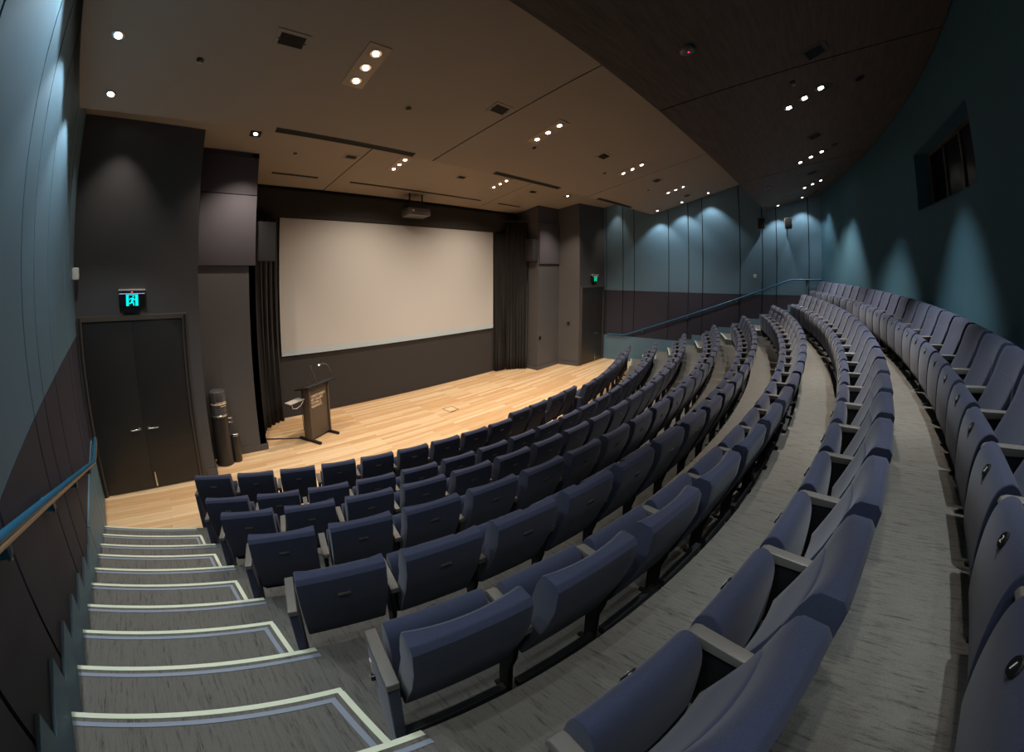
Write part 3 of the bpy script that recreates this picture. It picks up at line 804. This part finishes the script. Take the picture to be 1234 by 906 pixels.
m = MB(); m.tube([(-0.38, 0.08, 0.90), (-0.38, 0.05, 0.3), (-0.36, 0.0, 0.06)], 0.005, M['steel'], 6); part('hanging_cable', m, t, smooth=True)
def text_mesh(body, size, mat, align='LEFT', ext=0.0008, spacing=1.0, line=1.0, bold=0.0):
    cu = bpy.data.curves.new('lettering', 'FONT'); cu.body = body; cu.size = size; cu.align_x = align; cu.extrude = ext
    cu.align_y = 'TOP' if '\n' in body else 'CENTER'; cu.space_line = line; cu.space_character = spacing; cu.resolution_u = 2; cu.offset = bold
    ob = bpy.data.objects.new('lettering', cu); COL.objects.link(ob)
    bpy.context.view_layer.update()
    me = bpy.data.meshes.new_from_object(ob.evaluated_get(bpy.context.evaluated_depsgraph_get()))
    bpy.data.objects.remove(ob); bpy.data.curves.remove(cu)
    me.materials.clear(); me.materials.append(mat)
    return me
me = text_mesh('CHRISTCHURCH\nART GALLERY\nTE PUNA O\nWAIWHET\u016a', 0.074, M['lettering'], line=0.98, bold=0.0018)
xs = [v.co.x for v in me.vertices]; sc = 0.43 / (max(xs) - min(xs))
me.transform(Matrix.Translation((-0.225, -0.0615, 0.985)) @ Matrix.Rotation(pi/2, 4, 'X') @ Matrix.Scale(sc, 4, (1, 0, 0)))
link('panel_lettering', me, t)
m = MB(); m.tube([(1.42, 7.99, 0.012), (1.75, 7.83, 0.012), (1.98, 7.74, 0.012), (2.17, 7.64, 0.012)], 0.014, M['steel'], 8)
tag(part('floor_cable', m, None, smooth=True), 'black cable running over the stage floor to the lectern', 'cable')

# ------------------------------------------------------------------ water cooler
t = thing('water_cooler', 'black cylindrical water cooler standing beside the left double doors', 'water cooler', (0.50, 7.30, 0))
m = MB(); m.lathe([(0.155, 0.0), (0.160, 0.02), (0.155, 0.04), (0.155, 0.93), (0.15, 0.95)], M['cooler'], 28); part('cooler_body', m, t, smooth=True)
m = MB(); m.lathe([(0.158, 0.945), (0.163, 0.95), (0.163, 0.972), (0.156, 0.978)], M['chrome'], 28); part('metal_band', m, t, smooth=True, label='bright metal band')
m = MB(); m.lathe([(0.148, 0.975), (0.150, 1.02), (0.150, 1.34), (0.142, 1.385), (0.12, 1.40), (0.02, 1.405)], M['clear'], 12); b = part('water_bottle', m, t, smooth=False, label='smoked grey bottle')
for (z, a0, a1, h) in ((1.17, -150, -30, 0.03), (1.205, -110, -35, 0.014), (1.135, -80, -35, 0.014)):
    m = MB(); n = int((a1 - a0) / 5); vs = []
    for i in range(n + 1):
        c0 = radians(a0 + 5 * i); hh = h * (0.85 + 0.15 * sin(i * 1.1)); dz = 0.0
        vs += [(0.1535 * cos(c0), 0.1535 * sin(c0), z + dz), (0.1535 * cos(c0), 0.1535 * sin(c0), z + dz + hh)]
    m.add(vs, [(2*i, 2*i+2, 2*i+3, 2*i+1) for i in range(n)], M['lettering'])
    part('bottle_print', m, b, label='cream printed band')
m = MB(); m.lathe([(0.075, 0.0), (0.08, 0.02), (0.078, 0.50), (0.07, 0.52)], M['cooler'], 20, c=(0.225, 0.0, 0.0)); part('cup_bin', m, t, smooth=True)
m = MB(); m.lathe([(0.074, 0.515), (0.074, 0.55), (0.06, 0.56), (0.03, 0.562)], M['chrome'], 20, c=(0.225, 0.0, 0.0)); part('bin_rim', m, t, smooth=True, label='bright metal bin rim')
for dz in (0.80, 0.88):
    m = MB(); m.tube([(0.14, -0.05, dz), (0.20, -0.06, dz), (0.205, -0.06, dz - 0.035)], 0.012, M['chrome'], 8); part('tap', m, t, smooth=True, label='small bright tap')

t = thing('floor_box', 'square flush socket box set in the timber stage floor', 'floor box', (5.68, 7.20, 0.0))
m = MB()
for s in (-1, 1):
    m.box(s*0.14 - 0.008, s*0.14 + 0.008, -0.148, 0.148, -0.004, 0.004, M['frame']); m.box(-0.132, 0.132, s*0.14 - 0.008, s*0.14 + 0.008, -0.004, 0.004, M['frame'])
part('box_frame', m, t)
m = MB(); m.box(-0.13, 0.13, -0.13, 0.13, -0.004, 0.003, M['timber']); part('box_lid', m, t)
m = MB(); m.box(-0.132, 0.03, -0.17, -0.148, -0.002, 0.004, M['doorblk']); part('cable_flap', m, t)

# ------------------------------------------------------------------ handrails
def handrail(name, pts, brk, wallx, sgn, label):
    t = thing(name, label, 'handrail', pts[0])
    o = Vector(pts[0])
    m = MB(); P_ = [Vector(p) - o for p in pts]
    # flat-topped rail: painted tube plus a bare metal underside strip
    m.tube(P_, 0.024, M['rail'], 12); part('rail', m, t, smooth=True)
    if sgn > 0:
      m = MB(); m.tube([p + Vector((sgn * 0.013, 0, -0.023)) for p in P_], 0.0145, M['railmetal'], 8); part('rail_underside', m, t, smooth=True, label='bare metal strip under the rail')
    for (x, y, z) in brk:
        m = MB(); xw = wallx(y)
        m.prism([(y - 0.035, z - 0.02), (y + 0.035, z - 0.02), (y + 0.02, z - 0.10), (y - 0.02, z - 0.10)], xw, x, M['rail'])
        for v in range(len(m.v)): m.v[v] = tuple(Vector(m.v[v]) - o)
        b = part('bracket', m, t, 0.004)
        m = MB(); m.lathe([(0.011, 0), (0.011, 0.012), (0.004, 0.014)], M['railmetal'], 10, xf=Matrix.Translation(Vector((x - sgn * 0.012, y, z - 0.115)) - o)); part('bracket_bolt', m, b)
lr = lambda y: ltx(y) + 0.085
zl = lambda y: 1.07 + (5.81 - y) * 0.3715
pts = [(lr(6.66), 6.66, 1.06), (lr(5.95), 5.95, 1.06)] + [(lr(y), y, zl(y)) for y in (5.75, 4.5, 3.0, 1.6, 0.2, -0.9)]
handrail('handrail', pts, [(lr(y), y, zl(y)) for y in (5.2, 3.94, 2.78, 1.71, 0.5)], ltx, 1, 'petrol blue handrail beside the left aisle stairs')
rr = lambda y: rtx(y) - 0.085
zr = lambda y: 1.00 + (6.25 - y) * 0.3815
pts = [(rr(6.95), 6.95, 0.98), (rr(6.30), 6.30, 0.99)] + [(rr(y), y, zr(y)) for y in (6.1, 5.0, 3.5, 2.0, 0.70)] + [(rr(0.55), 0.55, 3.13), (rr(-0.25), -0.25, 3.12)]
handrail('handrail', pts, [(rr(y), y, zr(y)) for y in (5.6, 4.0, 2.4)] + [(rr(0.2), 0.2, 3.13)], rtx, -1, 'petrol blue handrail on the right wall beyond the rows')

# ------------------------------------------------------------------ seats
W2 = 0.23
def smooth_profile(pts, n=3, keep=()):
    # closed Catmull-Rom through the profile; points in keep stay sharp corners
    out = []; k = len(pts)
    for i in range(k):
        p0, p1, p2, p3 = pts[i-1], pts[i], pts[(i+1) % k], pts[(i+2) % k]
        if i in keep: p0 = p1
        if (i + 1) % k in keep: p3 = p2
        for j in range(n):
            t = j / n
            out.append(tuple(0.5 * (2*b + (c - a) * t + (2*a - 5*b + 4*c - d) * t*t + (3*b - a - 3*c + d) * t**3) for a, b, c, d in zip(p0, p1, p2, p3)))
    return out
def seat_meshes():
    D = {}
    def dished(prof, front, w, mat, bulge, n=8):
        # side profile swept across the width; the points listed in front are pushed towards the sitter at both sides
        m = MB(); k = len(prof); vs = []
        for i in range(n + 1):
            x = -w + 2 * w * i / n; d = bulge * (abs(x) / w) ** 2
            for q, (y, z) in enumerate(prof): vs.append((x, y + (d if q in front else 0), z))
        fs = [tuple(range(k)), tuple(range(n * k + k - 1, n * k - 1, -1))]
        for i in range(n):
            for q in range(k):
                fs.append((i*k+q, (i+1)*k+q, (i+1)*k+(q+1)%k, i*k+(q+1)%k))
        m.add(vs, fs, mat); return m
    bp = [(0.004, 0.915), (0.012, 0.80), (0.055, 0.66), (0.115, 0.52), (0.170, 0.39), (0.195, 0.345), (0.250, 0.345), (0.245, 0.40), (0.198, 0.53), (0.155, 0.66), (0.130, 0.775), (0.106, 0.87), (0.082, 0.925), (0.062, 0.942), (0.022, 0.942)]
    D['backrest'] = dished(bp, {10, 11, 12, 13}, W2, M['navy'], 0.026).mesh('backrest', 0.008, 2, ang=50)
    lp = [(0.235, 0.40), (0.262, 0.40), (0.255, 0.46), (0.210, 0.58), (0.165, 0.70), (0.145, 0.765), (0.132, 0.795), (0.110, 0.80), (0.13, 0.72), (0.17, 0.60), (0.21, 0.49)]
    D['lumbar_cushion'] = dished(lp, {2, 3, 4, 5, 6, 7}, W2 - 0.008, M['navy'], 0.016).mesh('lumbar_cushion', 0.008, 2, ang=50)
    m = MB()
    m.prism(smooth_profile([(0.290, 0.27), (0.292, 0.42), (0.298, 0.54), (0.310, 0.615), (0.330, 0.655), (0.360, 0.674), (0.390, 0.664), (0.412, 0.632), (0.424, 0.58), (0.428, 0.50), (0.420, 0.38), (0.398, 0.26), (0.375, 0.225), (0.335, 0.215), (0.30, 0.235)], 3), -W2, W2, M['navy'])
    D['seat_pad'] = m.mesh('seat_pad', 0.010, 3, ang=50)
    m = MB()
    m.prism([(0.105, 0.650), (0.38, 0.642), (0.402, 0.632), (0.410, 0.612), (0.402, 0.596), (0.36, 0.594), (0.20, 0.608), (0.105, 0.612)], -0.026, 0.026, M['arm'])
    D['armrest'] = m.mesh('armrest', 0.007, 3)
    m = MB()
    m.prism([(0.165, 0.605), (0.365, 0.595), (0.345, 0.44), (0.29, 0.28), (0.275, 0.03), (0.32, 0.018), (0.32, 0.0), (0.09, 0.0), (0.09, 0.018), (0.20, 0.05), (0.205, 0.26), (0.175, 0.36)], -0.014, 0.014, M['steel'])
    D['support_leg'] = m.mesh('support_leg', 0.003, 1)
    m = MB(); m.prism([(0.165, 0.10), (0.212, 0.10), (0.212, 0.145), (0.172, 0.15)], -0.248, 0.248, M['beam'])
    D['seat_beam'] = m.mesh('seat_beam', 0.003, 1)
    m = MB()
    m.prism([(0.110, 0.610), (0.395, 0.594), (0.405, 0.44), (0.385, 0.22), (0.335, 0.07), (0.30, 0.03), (0.16, 0.03), (0.125, 0.07)], -0.024, 0.024, M['navy'])
    D['end_panel'] = m.mesh('end_panel', 0.012, 3)
    m = MB(); m.box(-0.005, 0.005, 0.16, 0.31, 0.0, 0.035, M['steel'])
    D['end_foot'] = m.mesh('end_foot', 0.0)
    m = MB(); m.prism([(0.34, 0.50), (0.37, 0.49), (0.345, 0.41), (0.325, 0.415)], -0.004, 0.004, M['palegrey']); m.box(-0.018, 0.006, 0.318, 0.338, 0.395, 0.43, M['badge'])
    D['aisle_plate'] = m.mesh('aisle_plate', 0.001, 1)
    xf = Matrix.Translation((0, 0.0125, 0.80)) @ Matrix.Rotation(radians(6), 4, 'X')
    m = MB(); m.box(-0.034, 0.034, -0.004, 0.002, -0.008, 0.008, M['plaque'], xf)
    D['name_plaque'] = m.mesh('name_plaque', 0.0)
    return D
SM = seat_meshes()
def badge_mesh(n):
    xf = Matrix.Translation((0, 0.418, 0.622)) @ Matrix(((-1, 0, 0, 0), (0, 0, 1, 0), (0, 1, 0, 0), (0, 0, 0, 1)))
    tilt = Matrix.Translation((0, 0.418, 0.622)) @ Matrix.Rotation(radians(20), 4, 'X') @ Matrix.Translation((0, -0.418, -0.622))
    xf = tilt @ xf
    m = MB(); m.lathe([(0.030, -0.010), (0.030, 0.000), (0.026, 0.0035), (0.003, 0.004)], M['badge'], 18, xf=xf)
    tm = text_mesh(str(n), 0.034, M['white'], 'CENTER', 0.0006)
    for v in tm.vertices: v.co = xf @ (Vector((v.co.x, v.co.y, v.co.z + 0.0052)))
    m.add([v.co[:] for v in tm.vertices], [tuple(p.vertices) for p in tm.polygons], M['white'])
    bpy.data.meshes.remove(tm)
    return m.mesh('number_badge')
BADGE = {n: badge_mesh(n) for n in range(1, 25)}

NUMW = ['', 'first','second','third','fourth','fifth','sixth','seventh','eighth','ninth','tenth','eleventh','twelfth','thirteenth','fourteenth','fifteenth','sixteenth','seventeenth','eighteenth','nineteenth','twentieth','twenty-first','twenty-second','twenty-third','twenty-fourth']
ROWW = ['', 'front row', 'second row', 'third row', 'fourth row', 'fifth row', 'sixth row', 'seventh row', 'back row']
FIRST = [0, -18.12, -17.04, -15.99, -14.98, -14.11, -13.24, -12.57, -11.77]
STEP = [0, 1.796, 1.757, 1.687, 1.616, 1.540, 1.489, 1.434, 1.381]
COUNT = [0, 22, 22, 22, 22, 22, 22, 22, 24]

def seat(k, i, th, R, step, first, last):
    n = COUNT[k]
    x, y = pol(R, th)
    if i + 1 <= (n + 1) // 2: lab = 'navy tip-up seat, %s from the left stairs in the %s' % (NUMW[i + 1], ROWW[k])
    else: lab = 'navy tip-up seat, %s from the right aisle in the %s' % (NUMW[n - i], ROWW[k])
    if k == 8: lab = 'navy tip-up seat with badge number %d, %s along the back row' % (i + 1, NUMW[i + 1])
    t = thing('auditorium_seat', lab, 'seat', (x, y, lev(k)), (0, 0, radians(th)), 'seats in the ' + ROWW[k])
    b = link('backrest', SM['backrest'], t); link('lumbar_cushion', SM['lumbar_cushion'], b)
    if k <= 5: link('name_plaque', SM['name_plaque'], b)
    p = link('seat_pad', SM['seat_pad'], t)
    if k >= 4: link('number_badge', BADGE[i + 1], p)
    link('seat_beam', SM['seat_beam'], t)
    half = radians(step) * (R - 0.27) / 2
    ends = [-1] + ([1] if last else [])
    for s in ends:
        ang = radians(step) / 2 * s
        # place arm on the bisector between neighbours, relative to this seat's frame
        if s == -1 and first or s == 1:
            hx = s * (half + 0.004); rot = 0.0; yy = 0.0
        else:
            hx = s * half; rot = ang; yy = 0.0
        a = link('armrest', SM['armrest'], t, (hx, yy, 0), rot)
        if (s == -1 and first) or s == 1:
            e = link('end_panel', SM['end_panel'], t, (hx, yy, 0))
            link('end_foot', SM['end_foot'], e)
            if k >= 2:
                pl = link('aisle_plate', SM['aisle_plate'], e, (s * 0.026, 0, 0))
                if s == 1: pl.rotation_euler = (0, 0, 0)
                pl['label'] = 'pale row marker plate'
        else:
            link('support_leg', SM['support_leg'], t, (hx, yy, 0), rot)

for k in range(1, 9):
    n = COUNT[k]
    for i in range(n):
        th = FIRST[k] + STEP[k] * i; R = RB[k] + KK[k] * (th + 15.0)
        first, last = i == 0, i == n - 1
        if k == 1:
            if 9 <= i <= 12:
                th = (-1.70, 0.06, 2.10, 3.86)[i - 9]; R -= 0.15
                first, last = i in (9, 11), i in (10, 12)
            elif i >= 13:
                th = 5.92 + 1.782 * (i - 13); first = i == 13
            elif i == 8: last = True
        seat(k, i, th, R, STEP[k], first, last)

# ------------------------------------------------------------------ world, camera, view
w = bpy.data.worlds.new('world'); S.world = w; w.use_nodes = True
w.node_tree.nodes['Background'].inputs[0].default_value = (0.01, 0.01, 0.012, 1); w.node_tree.nodes['Background'].inputs[1].default_value = 0.2

F, PX, PY, IW, IH = 460.16, 577.4, 318.6, 1234.0, 906.0
cam = bpy.data.cameras.new('camera'); co = bpy.data.objects.new('camera', cam); COL.objects.link(co); S.camera = co
cam.type = 'PANO'; cam.panorama_type = 'FISHEYE_LENS_POLYNOMIAL'
cam.sensor_width = 36.0; cam.sensor_fit = 'HORIZONTAL'
import numpy as np
mm = 36.0 / IW
r_ = np.linspace(0, 950, 400); th_ = 2 * np.arctan(r_ / F / 2)
kf = np.linalg.lstsq(np.stack([(r_ * mm) ** q for q in (1, 2, 3, 4)], 1), th_, rcond=None)[0]
cam.fisheye_polynomial_k0 = 0.0
cam.fisheye_polynomial_k1, cam.fisheye_polynomial_k2, cam.fisheye_polynomial_k3, cam.fisheye_polynomial_k4 = [-float(q) for q in kf]
cam.fisheye_fov = radians(230)
cam.shift_x = -(PX - IW / 2) / IW; cam.shift_y = (PY - IH / 2) / IH
cam.clip_start = 0.02; cam.clip_end = 100
co.location = (0, 0, 3.6); co.rotation_euler = (pi / 2, 0, -radians(42.7067))

S.view_settings.view_transform = 'Standard'; S.view_settings.look = 'None'
S.view_settings.exposure = 0.0; S.view_settings.gamma = 1.0; S.view_settings.use_curve_mapping = False
S.cycles.use_denoising = True
S.cycles.max_bounces = 8; S.cycles.diffuse_bounces = 6; S.cycles.glossy_bounces = 4
S.cycles.sample_clamp_indirect = 6.0
